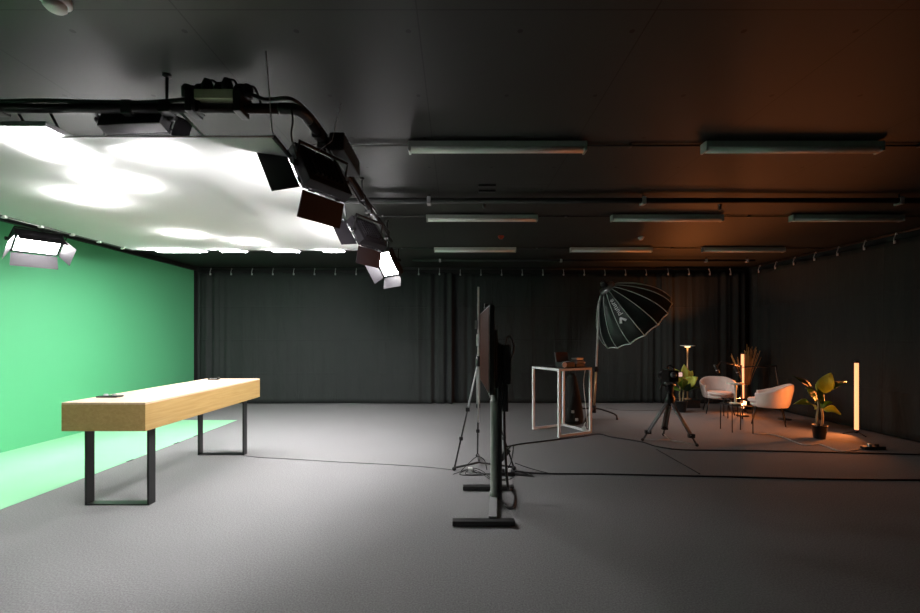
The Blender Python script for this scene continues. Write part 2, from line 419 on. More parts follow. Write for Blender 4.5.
def long_pipe(y, z, x0, x1, r, label, clips):
    o = thing('ceiling_pipe', label, 'pipe', ((x0 + x1) / 2, y, z))
    MB().tube([(x0, y, z), (x1, y, z)], r, 10).build('pipe', M_cable, o)
    for px in clips:
        x = (px - CX) / F * y
        c = MB().tube([(x, y, z + r), (x, y, ZC)], 0.008, 6).build('hanger', M_black_metal, o)
        MB().box((x, y - .0, z - .005), (.045, 2 * r + .02, 2 * r + .02), bev=.006).build('clamp', M_grey_light, o)
    return o
long_pipe(4.90, 3.145, -1.35, 6.82, 0.034, 'thick black pipe across the ceiling between the front and middle tube lights', (429, 643, 899))
long_pipe(8.72, 3.15, -0.9, 6.2, 0.022, 'black pipe across the ceiling near the rear curtains behind the far tube lights', (440, 561, 706, 747))
def small_ceiling(name, label, cat, px, py, col, r, hgt, drop=0.0):
    y = F * (ZC - H - hgt / 2) / (CY - py); x = (px - CX) / F * y
    o = thing(name, label, cat, (x, y, ZC))
    MB().lathe([(r, 0), (r, -hgt * .35), (r * .86, -hgt * .5)], (x, y, ZC), 24).build('base', col, o)
    MB().lathe([(r * .72, -hgt * .5), (r * .72, -hgt * .8), (r * .55, -hgt), (.002, -hgt)], (x, y, ZC), 24).build('cover', col, o)
    return o
small_ceiling('smoke_detector', 'white round smoke detector on the ceiling, cut by the top edge', 'smoke detector', 55, 4, M_white_plastic, .065, .06)
small_ceiling('smoke_detector', 'small pale smoke detector on the ceiling between the centre tube lights', 'smoke detector', 641, 238.5, M_white_plastic, .05, .05)
small_ceiling('alarm_beacon', 'small red alarm beacon on the ceiling above the rear curtain', 'beacon', 501, 237.5, M_red, .05, .05)
small_ceiling('sprinkler', 'small dark sprinkler under the ceiling pipe above the right half', 'sprinkler', 720, 206, M_cable_grey, .025, .11)
small_ceiling('sprinkler', 'small dark sprinkler under the ceiling just left of the centre', 'sprinkler', 484, 204, M_cable_grey, .025, .10)
y = 4.62
for k, py in enumerate((185, 190.5)):
    y = F * (ZC - H) / (CY - py); x = (487 - CX) / F * y
    tag(MB().box((x, y, ZC - .01), (.19, .05, .02), bev=.004).build('ceiling_bracket', M_black_plastic), ('narrow black bracket on the ceiling above the centre, nearer of two', 'narrow black bracket on the ceiling above the centre, farther of two')[k], 'bracket', 'black brackets on the ceiling')

# ------------------------------------------------------------------ lighting rig
PX, PY0, PZ, PR = -0.985, 2.67, 3.005, 0.03
rig = thing('lighting_rig', 'black pipe rig hanging under the ceiling at the left, bent at its corner', 'lighting rig', (PX, PY0, PZ))
YR = 6.35
MB().tube([(-5.1, PY0, PZ), (PX - .12, PY0, PZ)], PR, 12).build('front_pipe', M_black_metal, rig)
MB().tube(smoothpath([(PX - .14, PY0, PZ), (PX - .05, PY0 + .008, PZ), (PX - .008, PY0 + .06, PZ), (PX, PY0 + .14, PZ)], 6), PR * 1.15, 12).build('elbow', M_black_metal, rig)
MB().tube([(PX, PY0 + .12, PZ), (PX, YR, PZ)], PR, 12).build('side_pipe', M_black_metal, rig)
MB().tube([(-5.1, PY0, PZ), (-5.1, YR, PZ)], PR, 12).build('side_pipe', M_black_metal, rig)
MB().tube([(-5.1, YR, PZ), (PX, YR, PZ)], PR, 12).build('rear_pipe', M_black_metal, rig)
hx = (167 - CX) / F * PY0
for (x, y) in ((hx, PY0), (-4.2, PY0), (PX, 4.4), (PX, 6.0), (-5.1, 4.5)):
    rod = MB().tube([(x, y, PZ), (x, y, ZC)], 0.009, 8).build('hanger_rod', M_black_metal, rig)
    MB().lathe([(.026, 0), (.026, -.012), (.012, -.02)], (x, y, ZC), 16).build('ceiling_plate', M_black_metal, rod)
for (x, y) in ((hx, PY0), (-2.9, PY0), (-1.65, PY0), (PX, 3.0), (PX, 4.4), (PX, 5.2)):
    MB().box((x, y, PZ), (.075, .075, .075), bev=.012).build('clamp', M_black_metal, rig)

def cable(name, label, pts, r, m=M_cable, k=8, group=None, cat='cable', n=6):
    o = MB().tube(smoothpath(pts, k), r, n).build(name, m); return tag(o, label, cat, group)
rnd = random.Random(4)
pts = [(-5.0, PY0 - .02, PZ + .035)]
for i in range(14):
    x = -4.7 + .3 * i
    if x > -1.75: break
    pts.append((x, PY0 - .02 + rnd.uniform(-.01, .01), PZ + .030 + rnd.uniform(0, .008)))
pts += [(-1.70, PY0 - .02, PZ + .045)]
cable('rig_cable', 'black cable lying along the front pipe left of the connector box', pts, .014)
pts = [(-1.31, PY0 - .02, PZ + .09), (-1.22, PY0 - .02, PZ + .05), (-1.15, PY0 - .01, PZ + .055), (-1.06, PY0 - .01, PZ + .06), (PX - .03, PY0 + .06, PZ + .06)] + [(PX + .02 + rnd.uniform(-.015, .015), 2.85 + .35 * i, PZ + .030 + rnd.uniform(0, .008)) for i in range(10)]
cable('rig_cable', 'black cable following the bent corner and the side pipe', pts, .013)
cable('rig_cable', 'thin black cable hanging from the front pipe to the big barn door lamp', [(-1.04, PY0 - .02, PZ), (-1.03, PY0 - .02, PZ - .09), (-1.055, PY0 + .02, PZ - .17), (-1.06, 2.8, PZ - .25)], .006)
cable('rig_cable', 'black cable looping from the side pipe to the back of the big barn door lamp', [(PX + .03, 3.25, PZ + .02), (PX + .06, 3.2, PZ - .1), (PX + .03, 3.2, PZ - .24), (PX + .0, 3.15, PZ - .2)], .009)
cable('rig_cable', 'black cable sagging under the side pipe behind the ballast box', [(PX, 3.75, PZ - .03), (PX + .05, 4.0, PZ - .13), (PX + .03, 4.3, PZ - .09), (PX, 4.55, PZ - .03)], .009)

# connector box on the front pipe
box = thing('connector_box', 'cream connector box with black plugs on top of the front pipe', 'connector box', (-1.51, PY0, PZ + .05))
MB().box((-1.51, PY0 - .01, PZ + .062), (.24, .10, .06), bev=.006).build('body', M_yellow_box, box)
for x in (-1.66, -1.36):
    MB().box((x, PY0 - .01, PZ + .015), (.05, .12, .13), bev=.01).build('bracket', M_black_metal, box)
for i in range(7):
    x = -1.70 + .063 * i; hh = (.05, .06, .085, .07, .09, .06, .05)[i]
    p = MB().lathe([(.034, -.03), (.036, hh * .6), (.022, hh)], (x, PY0 - .01 + .02 * (i % 2), PZ + .092), 12).build('plug', M_cable, box)
    MB().tube(smoothpath([(x, PY0, PZ + .09 + hh), (x + .03, PY0 + .03, PZ + .095 + hh), (x + .06, PY0 + .05, PZ + .05)]), .009, 6).build('cord', M_cable, p)
bal = thing('ballast_box', 'black ribbed ballast box clamped to the side pipe', 'ballast', (PX + .10, 3.3, PZ))
MB().box((PX + .105, 3.35, PZ - .01), (.11, .52, .13), bev=.012).build('body', M_black_metal, bal)
for i in range(9):
    MB().box((PX + .105, 3.13 + .055 * i, PZ + .057), (.10, .02, .025), bev=.003).build('fin', M_black_metal, bal)
MB().box((PX + .03, 3.3, PZ), (.06, .06, .08), bev=.01).build('clamp', M_black_metal, bal)

# ------------------------------------------------------------------ LED fixtures
def led_fixture(label, C, e, up, w, h, doors, dl=0.19, led=None, top=None, group='barn door lamps on the pipe rig', fins=True):
    C, e = V(C), V(e).normalized(); v = V(up); v = (v - e * v.dot(e)).normalized(); u = v.cross(e).normalized()
    R = Matrix((u, v, e)).transposed()
    t = thing('led_panel_light', label, 'studio light', C, 0, group, rot=R.to_euler())
    m = MB(); m.box((0, 0, -.045), (w, h, .08), bev=.008); m.build('housing', M_fixture, t, False)
    if fins:
        hs = MB()
        for i in range(7): hs.box((-w * .3 + w * .1 * i, 0, -.098), (.012, h * .6, .03))
        hs.box((0, 0, -.087), (w * .72, h * .66, .012)); hs.build('heat_sink', M_fixture, t, False)
    f = MB()
    for s in (-1, 1):
        f.box((s * (w / 2 - .012), 0, .004), (.024, h, .014)); f.box((0, s * (h / 2 - .012), .004), (w, .024, .014))
    f.build('bezel', M_fixture, t, False)
    MB().box((0, 0, .001), (w - .05, h - .05, .006)).build('diffuser', led or M_led, t, False)
    for side, a in doors.items():
        a = math.radians(a); L = dl
        if side in 'lr':
            s = -1 if side == 'l' else 1; o = V((s, 0, 0)); hd = V((0, 1, 0)); hl = h; org = V((s * w / 2, 0, .01))
        else:
            s = -1 if side == 'b' else 1; o = V((0, s, 0)); hd = V((1, 0, 0)); hl = w; org = V((0, s * h / 2, .01))
        d = (o * math.cos(a) + V((0, 0, 1)) * math.sin(a)) * L
        g0 = d * .06
        mb = MB().plate([org + g0 - hd * hl * .48, org + g0 + hd * hl * .48, org + d + hd * hl * .50, org + d - hd * hl * .50], .004)
        bd = mb.build('barn_door', M_fixture, t, False)
        hg = MB()
        for k in (-.3, .3): hg.tube([org + hd * hl * (k - .06), org + hd * hl * (k + .06)], .008, 8)
        hg.build('hinge', M_fixture, bd, False)
    if top is not None:
        top = V(top); ym = MB()
        a = C + u * (w / 2 + .025) - e * .045; bb = C - u * (w / 2 + .025) - e * .045
        drop = (top - C).normalized() * min(.16, (top - C).length * .6)
        ym.tube([a, a + drop, bb + drop, bb], .011, 8); ym.tube([(a + bb) / 2 + drop, top], .012, 8)
        yk = ym.build('yoke', M_black_metal, t)
        for q, s in ((a, 1), (bb, -1)): MB().tube([q - u * .01 * s, q + u * .03 * s], .022, 12).build('knob', M_black_plastic, yk)
        MB().box(top, (.07, .08, .09), bev=.012).build('clamp', M_black_metal, t)
    return t
led_fixture('large black barn door lamp under the rig corner, seen from behind with doors splayed', (-1.02, 3.10, 2.735), (-.75, .45, -.48), (-.418, .24, .877), .40, .33, {'l': 45, 'r': 35, 't': 58, 'b': 45}, .2, top=(PX, 3.12, PZ - .02))
led_fixture('barn door lamp on the side pipe just behind the large one', (-1.03, 4.75, 2.70), (-.75, .40, -.52), (-.42, .24, .87), .40, .33, {'l': 45, 'r': 20, 'b': 40}, .2, top=(PX, 4.75, PZ - .02))
M_led_cam = mat('led_face_front', (0.8, 0.8, 0.8), 0.4, emit=(1.0, 0.98, 0.98), estr=90.0)
led_fixture('lit barn door lamp at the far end of the side pipe', (-.985, 6.0, 2.60), (-.30, -.72, -.62), (-.35, -.55, .75), .30, .40, {'l': 55, 'r': 65, 't': 70, 'b': 50}, .17, led=M_led_cam, top=(PX, 6.0, PZ - .02))
led_fixture('lit barn door lamp hanging high against the green wall', (-5.15, 5.17, 2.69), (.52, -.30, -.80), (.64, -.4, .68), .44, .30, {'l': 60, 'r': 60, 't': 65, 'b': 50}, .17, led=M_led_cam, top=(-5.1, 5.25, PZ - .02))
led_fixture('grey backed barn door lamp under the front pipe left of the hanger rod', (-2.08, 2.775, 2.955), (.05, .93, -.36), (0, .36, .93), .42, .17, {'l': 40, 'r': 50, 't': 20}, .10, led=M_led_b, top=(-2.08, PY0 + .01, PZ + .0), fins=False)

def flat_led(label, cx, cy, w, d, z, led, rods=True):
    t = thing('flat_studio_lamp', label, 'studio light', (cx, cy, z), 0, 'flat lamps above the white diffusion cloth')
    MB().box((cx, cy, z + .022), (w + .04, d + .04, .03), bev=.006).build('housing', M_grey_light, t)
    MB().box((cx, cy, z + .003), (w, d, .006)).build('diffuser', led, t)
    for s in (-1, 1):
        if rods: MB().tube([(cx + s * w * .4, cy, z + .035), (cx + s * w * .4, cy, ZC)], .005, 6).build('hanger_rod', M_cable_grey, t)
        else: MB().tube([(cx + s * w * .3, cy, z + .035), (cx + s * w * .3, PY0 + .02, PZ - .02)], .008, 6).build('bracket', M_black_metal, t)
    return t
flat_led('flat glowing lamp at the near left edge of the white cloth below the front pipe', -2.70, 2.78, .34, .38, 2.838, M_led_edge, False)
flat_led('flat glowing lamp behind the near edge of the white cloth below the hanger rod', -1.98, 2.82, .30, .10, 2.838, M_led_edge, False)
flat_led('lamp making a soft bright patch on the cloth, larger one near the left', -2.72, 3.38, .28, .15, 2.872, M_led_soft)
flat_led('lamp making a soft bright patch on the cloth, second row at the far left', -3.28, 3.74, .28, .16, 2.872, M_led_soft)
flat_led('lamp making a soft bright patch on the cloth, left of the two small far ones', -3.29, 5.10, .24, .18, 2.868, M_led_soft)
flat_led('lamp making a soft bright patch on the cloth, right of the two small far ones', -2.74, 5.53, .24, .18, 2.868, M_led_soft)
flat_led('long bright lamp at the far edge of the cloth, nearest the green wall', -4.15, 6.23, .70, .36, 2.848, M_led_soft)
flat_led('bright lamp at the far edge of the cloth, second from the green wall', -3.36, 6.24, .36, .32, 2.848, M_led_soft)
flat_led('bright lamp at the far edge of the cloth, third from the green wall', -2.57, 6.24, .38, .32, 2.848, M_led_soft)
flat_led('bright lamp at the far edge of the cloth, nearest the side pipe', -1.85, 6.24, .30, .32, 2.848, M_led_soft)

# white diffusion cloth
dz = 2.82
c4 = [V((-4.75, 2.66, dz)), V((-1.155, 2.66, dz)), V((-1.285, 6.10, dz)), V((-4.70, 6.10, dz))]
dif = thing('diffusion_frame', 'large white diffusion cloth stretched flat in a thin frame under the ceiling', 'diffuser', (-2.97, 4.4, dz))
def dfn(u, w):
    p = (c4[0] * (1 - u) + c4[1] * u) * (1 - w) + (c4[3] * (1 - u) + c4[2] * u) * w
    s = 16 * u * (1 - u) * w * (1 - w)
    return p + V((0, 0, -.02 * s + .006 * math.sin(9 * u + 5 * w) * s + .012 * math.sin(26 * (u - .9) + 6 * w) * (u > .75) * s))
MB().grid(dfn, 40, 40).build('cloth', M_silk, dif, fix=False)
for a, bb in ((0, 3), (1, 2)): MB().tube([c4[a], c4[bb]], .014, 8).build('frame_bar', M_cable_grey, dif)
MB().tube([c4[3] + V((0, 0, .0)), c4[2]], .010, 8).build('frame_bar', M_cable_grey, dif)
MB().tube([c4[0], c4[1]], .007, 8).build('frame_bar', M_white, dif)
for i in range(9):
    p = c4[0].lerp(c4[3], (i + .5) / 9)
    MB().box(p + V((.012, 0, -.012)), (.045, .03, .03), bev=.006).build('clip', M_white_plastic, dif)
sx = (177 - CX) / F * PY0
MB().plate([V((sx - .012, PY0, PZ)), V((sx + .012, PY0, PZ)), P(206.5, 137.5, 2.66) + V((.0, 0, 0)), P(203.5, 137.5, 2.66)], .004).build('strap', M_white_plastic, dif)
MB().tube([V(((262 - CX) / F * 2.4, 2.45, ZC)), P(272, 130, 2.64), P(274, 136, 2.66)], .004, 6).build('cord', M_grey_light, dif)
MB().tube([V((PX + .16, 3.0, ZC)), V((PX + .10, 3.0, PZ - .05)), V((-1.16, 3.1, dz))], .003, 6).build('cord', M_grey_light, dif)
MB().plate([P(257, 136.5, 2.66), P(274, 135.5, 2.66), P(285, 148, 2.85), P(270, 142, 2.75)], .006).build('corner_tab', mat('green_tab', (.25, .5, .25), .6), dif)

# ------------------------------------------------------------------ wooden table
wt = thing('wooden_table', 'long boxy oak table on black steel loop legs beside the green sheet', 'table', (-3.12, 4.8, 0))
x0, x1, y0, y1, z0, z1 = -3.50, -2.755, 3.725, 5.90, .718, .9735
MB().b2((x0, y0, z0), (x1, y1, z1 - .018), .003).build('apron', M_wood, wt)
tp = MB(); nb = 4
for i in range(nb):
    a = x0 + (x1 - x0) * i / nb; c = x0 + (x1 - x0) * (i + 1) / nb
    tp.b2((a + .001, y0, z1 - .0185), (c - .001, y1, z1), .002)
tp.build('top', M_wood_lit_top, wt)
for yy, lx in ((3.875, 0), (5.526, .0)):
    lo, hi = -3.427, -2.832
    if yy > 5: lo, hi = -3.40, -2.79
    lm = MB(); wd = .085; th = .02
    lm.b2((lo, yy, 0), (lo + th, yy + wd, z0), .002); lm.b2((hi - th, yy, 0), (hi, yy + wd, z0), .002); lm.b2((lo + th, yy, .0), (hi - th, yy + wd, .014), .002)
    lm.b2((lo, yy, z0 - .008), (hi, yy + wd, z0), .001)
    lm.build('leg', M_leg_metal, wt)
# objects on the table
t = thing('control_tablet', 'black tablet with two pale knobs on the near end of the oak table', 'tablet', (-3.345, 4.06, z1))
MB().box((-3.345, 4.06, z1 + .008), (.20, .09, .016), bev=.006).build('body', M_black_plastic, t)
for x in (-3.385, -3.30): MB().lathe([(.02, 0), (.02, .010), (.016, .014)], (x, 4.06, z1 + .016), 16).build('knob', M_grey_light, t)
MB().box((-3.345, 4.06, z1 + .0165), (.17, .07, .002)).build('screen', mat('tablet_glass', (.01, .01, .012), .12), t)
t = thing('remote_control', 'small black remote on the far end of the oak table', 'remote', (-3.30, 5.72, z1))
MB().box((-3.30, 5.72, z1 + .009), (.14, .05, .018), bev=.006).build('body', M_black_plastic, t)
MB().box((-3.235, 5.72, z1 + .022), (.025, .04, .03), bev=.006).build('grip', M_black_plastic, t)
bt = MB()
for k in range(4): bt.box((-3.345 + .025 * k, 5.72, z1 + .019), (.012, .02, .004), bev=.001)
bt.build('buttons', M_grey_light, t)

# ------------------------------------------------------------------ display on its stand
st = thing('monitor_stand', 'black monitor stand with two flat feet and a round grey column', 'stand', (.29, 3.93, 0))
for y in (3.47, 4.27):
    fx = .10 if y > 4 else 0
    MB().b2((-.03 + fx, y - .035, 0.005), (.485 + fx, y + .035, .045), .006).build('foot', M_black_metal, st)
    if y > 0:
        for x in (0.0, .45): MB().lathe([(.018, 0), (.018, .006)], (x + fx, y, 0), 12).build('foot_pad', M_black_plastic, st)
MB().box((.345, 3.87, .04), (.07, .745, .04), Matrix.Rotation(-.105, 3, 'Z'), .005).build('crossbar', M_steel, st)
MB().lathe([(.045, .05), (.045, .09), (.0375, .10), (.0375, .93), (.042, .935), (.042, .955), (.030, .96), (.030, 1.10)], (.362, 3.96, 0), 24).build('column', M_grey_metal, st)
MB().b2((.395, 3.93, .03), (.43, 4.0, 1.5), .006).build('cable_cover', M_black_metal, st)
MB().b2((.32, 3.90, 1.08), (.39, 4.02, 1.62), .006).build('mount_plate', M_black_metal, st)
MB().b2((.295, 3.70, 1.30), (.34, 4.2, 1.36), .004).build('mount_arm', M_black_metal, st)
MB().b2((.295, 3.70, 1.50), (.34, 4.2, 1.56), .004).build('mount_arm', M_black_metal, st)
MB().tube([(.315, 3.66, 1.1), (.315, 3.66, 1.24), (.305, 3.66, 1.28)], .010, 8).build('lever', M_silver, st)
tv = thing('monitor', 'large monitor seen edge on with a dark brown face above the round column', 'monitor', (.27, 3.8, 1.11))
MB().b2((.255, 3.2, 1.11), (.295, 4.40, 1.80), .006).build('housing', M_black_plastic, tv)
MB().b2((.250, 3.215, 1.125), (.2555, 4.385, 1.785)).build('face', M_screen_back, tv)
MB().b2((.295, 3.45, 1.2), (.335, 4.15, 1.6), .01).build('back_cover', M_black_plastic, tv)
t = thing('media_player', 'black box with cables mounted behind the edge-on monitor', 'media player', (.44, 4.0, 1.1))
MB().b2((.434, 3.85, 1.12), (.505, 4.1, 1.48), .01).build('body', M_black_plastic, t)
MB().tube(smoothpath([(.46, 3.97, 1.48), (.49, 3.97, 1.56), (.53, 3.97, 1.53), (.545, 3.97, 1.43), (.50, 3.97, 1.30)]), .006, 6).build('cord', M_cable_grey, t)
MB().b2((.434, 3.9, .86), (.485, 4.05, 1.12), .01).build('power_brick', M_black_plastic, t)
t = thing('webcam', 'small dark webcam on top of the edge-on monitor', 'webcam', (.275, 3.75, 1.8))
MB().box((.27, 3.72, 1.83), (.045, .12, .04), bev=.012).build('body', M_black_plastic, t)
MB().tube([(.243, 3.72, 1.83), (.252, 3.72, 1.83)], .014, 12).build('lens', mat('tablet_glass', (.01, .01, .012), .12), t)
MB().box((.275, 3.72, 1.807), (.05, .05, .014), bev=.003).build('clip', M_black_plastic, t)
cable('power_cable', 'black cable dropping from the round column and looping on the carpet by the front foot', [(.46, 4.0, .85), (.465, 4.0, .55), (.50, 4.05, .12), (.565, 4.25, .012), (.57, 4.05, .012), (.52, 3.82, .012), (.47, 3.80, .012), (.45, 3.84, .02)], .012)

# ------------------------------------------------------------------ tripod light stand behind the monitor
ls = thing('tripod_stand', 'tall thin tripod stand rising behind the edge-on monitor', 'tripod', (.29, 4.95, 0))
ap = V((.265, 4.95, 1.27))
MB().tube([(.265, 4.95, .55), (.265, 4.95, 2.145)], .010, 8).build('pole', M_pale, ls)
MB().lathe([(.03, 0), (.035, .03), (.035, .09), (.022, .12)], ap - V((0, 0, .06)), 14).build('collar', M_black_metal, ls)
MB().box((.258, 4.93, 1.52), (.03, .05, .14), bev=.008).build('clamp', M_white_plastic, ls)
MB().box((.24, 4.93, 1.70), (.035, .03, .10), bev=.008).build('adapter', M_cable_grey, ls)
for f in (V((-.02, 4.90, .02)), V((.68, 4.92, .02)), V((.28, 5.45, .02))):
    k1 = ap.lerp(f, .45)
    side = (f - ap).cross(V((0, 0, 1))).normalized() * .014
    lg = MB().tube([ap + side, k1 + side], .008, 8).tube([ap - side, k1 - side], .008, 8).build('leg', M_grey_light, ls)
    MB().tube([k1 + (ap - k1) * .06, f], .0095, 8).build('lower_tube', M_black_metal, lg)
    MB().box(k1, (.05, .05, .05), bev=.01).build('lock', M_black_plastic, lg)
    MB().box(ap.lerp(f, .72), (.045, .04, .045), bev=.01).build('lock', M_black_plastic, lg)
    MB().sphere(f, .026, 12).build('rubber_foot', M_black_plastic, lg)
sp = MB(); cc = V((.28, 5.05, .05))
for f in (V((-.02, 4.90, .03)), V((.68, 4.92, .03)), V((.28, 5.45, .03))): sp.tube([cc, f], .012, 8)
sp.build('floor_spreader', M_black_metal, ls)

# clutter by the tripod
t = thing('power_strip', 'black power strip with white plugs behind the monitor stand', 'power strip', (.53, 4.72, 0))
MB().box((.53, 4.72, .022), (.26, .06, .044), bev=.006).build('body', M_black_plastic, t)
for k in range(3): MB().box((.46 + .07 * k, 4.715, .06), (.03, .035, .035), bev=.006).build('plug', M_white_plastic if k != 1 else M_black_plastic, t)
t = thing('power_adapter', 'white power adapter on the carpet near the left tripod foot', 'adapter', (.17, 4.88, 0))
MB().box((.165, 4.84, .025), (.05, .05, .05), bev=.008).build('body', M_white_plastic, t)
MB().tube(smoothpath([(.19, 4.84, .02), (.24, 4.8, .006), (.30, 4.78, .006), (.33, 4.72, .006)]), .005, 6).build('cord', M_cable, t)
t = thing('camera_battery', 'black cable adapter hanging slanted on the right tripod leg', 'adapter', (.58, 4.85, .12))
MB().box((.56, 4.85, .20), (.06, .05, .16), Matrix.Rotation(math.radians(38), 3, 'Y'), .012).build('body', M_black_plastic, t)
MB().tube(smoothpath([(.60, 4.85, .26), (.66, 4.85, .30), (.64, 4.86, .12), (.58, 4.8, .03)]), .006, 6).build('cord', M_cable, t)
rn = random.Random(12)
tangles = (('tangled black cables lying between the left tripod foot and the column', .18, 4.78), ('tangled black cables around the power strip behind the column', .47, 4.62), ('tangled black cables spilling right of the power strip', .72, 4.75))
for i, (lb, x, y) in enumerate(tangles):
    pts = []
    for k in range(9):
        a = k * 2.0 + i; r = .05 + .017 * k
        pts.append((x + math.cos(a) * r * 1.2, y + math.sin(a) * r * .7, .006 + .02 * (k % 3 == 1)))
    cable('cable_tangle', lb, pts, .0042, M_cable, 6, 'cable tangles at the tripod')
cable('cable_loop', 'thin black cable arching over the carpet left of the round column', [(.06, 4.86, .008), (.16, 4.88, .10), (.25, 4.9, .16), (.33, 4.9, .12), (.36, 4.88, .01)], .004)

# floor cables
def fcable(label, pxs, r=.006, m=M_cable, z=None):
    return cable('floor_cable', label, [FL(a, b, r) for a, b in pxs], r, m, 6)
fcable('thin grey cable on the carpet from the oak table leg to the tripod stand', [(243, 455.5), (262, 457.5), (300, 459.5), (340, 462), (380, 464), (420, 466.5), (446, 469), (455, 470.5)], .005, M_cable_grey)
fcable('long black cable across the carpet from the power strip to the right edge', [(505, 470), (517, 471.5), (545, 473.5), (600, 474), (650, 475), (720, 476.5), (800, 478.5), (870, 479.5), (945, 480), (1050, 481)], .009)
fcable('black cable on the carpet from the tripod stand past the white table', [(505, 447), (520, 444), (540, 441.5), (560, 439), (580, 436.5), (598, 434), (612, 437), (640, 441.5), (655, 446), (672, 449)], .010)
fcable('black cable on the carpet from the camera tripod toward the right curtain', [(672, 449), (690, 450), (740, 450.5), (800, 451.5), (862, 453), (920, 454.5), (962, 455)], .009)
fcable('thin black cable on the carpet slanting between the two long cables', [(656, 449), (670, 457), (686, 466), (700, 474)], .005)
fcable('thin black cable fanning right from the power strip on the carpet', [(515, 463), (526, 467), (536, 470), (548, 473)], .005)

# ------------------------------------------------------------------ white table with gear
A = V((1.307, 7.09, 0)); B = V((1.60, 6.52, 0)); pp = V((.889, .457, 0)) * .655; C_ = B + pp; D = A + pp
ww = thing('white_table', 'tall white frame table with a dark top behind the camera tripod', 'table', (A + C_) / 2)
zt = 1.065; tb = .036
rz = math.atan2(pp.y, pp.x); Rz = Matrix.Rotation(rz, 3, 'Z')
for q in (A, B, C_, D): MB().box(q + V((0, 0, zt / 2)), (tb, tb, zt), Rz, .003).build('leg', M_white, ww)
def rail(a, b2, z, name='rail'):
    d = b2 - a; R = Matrix.Rotation(math.atan2(d.y, d.x), 3, 'Z')
    MB().box((a + b2) / 2 + V((0, 0, z)), (d.length - tb, tb, tb), R, .003).build(name, M_white, ww)
for a, b2 in ((A, B), (B, C_), (C_, D), (D, A)): rail(a, b2, zt - tb / 2, 'top_rail')
for a, b2 in ((B, C_), (C_, D), (D, A)): rail(a, b2, tb / 2, 'floor_rail')
MB().box((A + C_) / 2 + V((0, 0, zt - .004)), ((D - A).length - .03, (B - A).length - .03, .012), Rz).build('top', mat('dark_laminate', (.02, .018, .018), .4), ww)
t = thing('video_mixer', 'small video mixer with a raised slanted screen on the white table', 'video mixer', (1.75, 6.75, zt), rz)
zt2 = zt + .004
MB().box((0, 0, .045), (.24, .18, .09), bev=.008).build('body', M_black_plastic, t, False)
MB().box((.0, .08, .165), (.26, .02, .16), Matrix.Rotation(-.25, 3, 'X'), .006).build('screen', mat('mauve_screen', (.10, .075, .085), .35), t, False)
MB().tube([(-.09, -.096, .05), (-.09, -.085, .05)], .045, 20).build('dial', M_white_plastic, t, False)
kb = MB()
for i in range(4):
    for j in range(3): kb.box((-.02 + .03 * i, -.05 + .04 * j, .093), (.018, .018, .008), bev=.002)
kb.build('buttons', M_grey_light, t, False)
t.location.z = zt2
t = thing('audio_recorder', 'stacked silver and black recorder on the right end of the white table', 'recorder', (1.98, 6.88, zt2), rz)
MB().box((0, 0, .03), (.18, .16, .06), bev=.006).build('body', M_black_plastic, t, False)
MB().box((0.01, 0, .085), (.16, .14, .05), bev=.006).build('deck', M_cable_grey, t, False)
MB().box((0.0, -.01, .135), (.15, .12, .03), bev=.006).build('top_plate', M_silver, t, False)
MB().tube([(.08, -.03, .065), (.15, -.03, .068)], .012, 8).build('connector', M_silver, t, False)
cable('white_cable', 'thin white cable hanging from the white table down to its far leg', [C_ + V((-.06, .08, 1.02)), C_ + V((-.08, .10, .8)), C_ + V((-.06, .08, .5)), C_ + V((-.03, .08, .2)), C_ + V((-.02, .09, .06))], .006, M_cable_white)
t = thing('cable_bundle', 'white plug bundle at the foot of the white table', 'plugs', C_ + V((-.09, .07, 0)))
q = C_ + V((-.10, .02, 0))
MB().box(q + V((0, 0, .03 + tb)), (.06, .05, .06), bev=.01).build('plug', M_white_plastic, t)
MB().tube(smoothpath([q + V((0, 0, .09)), q + V((.01, 0, .14)), q + V((.03, .01, .17))]), .008, 6).build('cord', M_cable_white, t)

# black gear bag standing behind the white table
q = V((2.10, 7.62, 0))
bag = thing('gear_bag', 'tall black gear bag standing behind the white table', 'bag', q)
MB().lathe([(.10, .0), (.19, .02), (.205, .12), (.185, .3), (.14, .55), (.09, .80), (.05, .90)], q, 16).build('body', M_bag, bag)
MB().tube(smoothpath([q + V((-.04, -.05, .88)), q + V((-.03, -.06, .98)), q + V((.05, -.06, .97)), q + V((.05, -.05, .88))]), .012, 8).build('handle', M_bag, bag)
for k, (dx, z) in enumerate(((-.04, .24), (.03, .10))): MB().box(q + V((dx, -.21, z)), (.05, .02, .05), bev=.008).build('buckle', M_grey_light, bag)

# ------------------------------------------------------------------ softbox
S0 = FL(594, 419)
sb_st = thing('light_stand', 'steel light stand with sprawling base legs under the umbrella softbox', 'stand', S0)
topp = P(599, 303, 8.0); S0.z = 0
MB().tube([S0 + V((0, 0, .2)), S0.lerp(topp, .45)], .022, 10).build('lower_pole', M_copper, sb_st)
MB().tube([S0.lerp(topp, .40), topp], .020, 10).build('upper_pole', M_pale, sb_st)
MB().box(S0.lerp(topp, .43), (.07, .07, .10), bev=.015).build('collar', M_black_metal, sb_st)
MB().lathe([(.04, 0), (.04, .14)], S0 + V((0, 0, .12)), 12).build('hub', M_black_metal, sb_st)
for a, L in ((-.15, .42), (2.2, .55), (4.1, .50)):
    d = V((math.cos(a), math.sin(a), 0))
    lg = MB().tube(smoothpath([S0 + V((0, 0, .2)), S0 + d * .12 + V((0, 0, .19)), S0 + d * L * .9 + V((0, 0, .10)), S0 + d * L + V((0, 0, .018))], 5), .016, 8).build('leg', M_black_metal, sb_st)
    MB().lathe([(.022, -.018), (.022, .014)], S0 + d * L + V((0, 0, .018)), 10).build('rubber_foot', M_black_plastic, lg)
MB().tube([topp, P(602, 290, 8.0)], .015, 8).build('lamp_bracket', M_silver, sb_st)

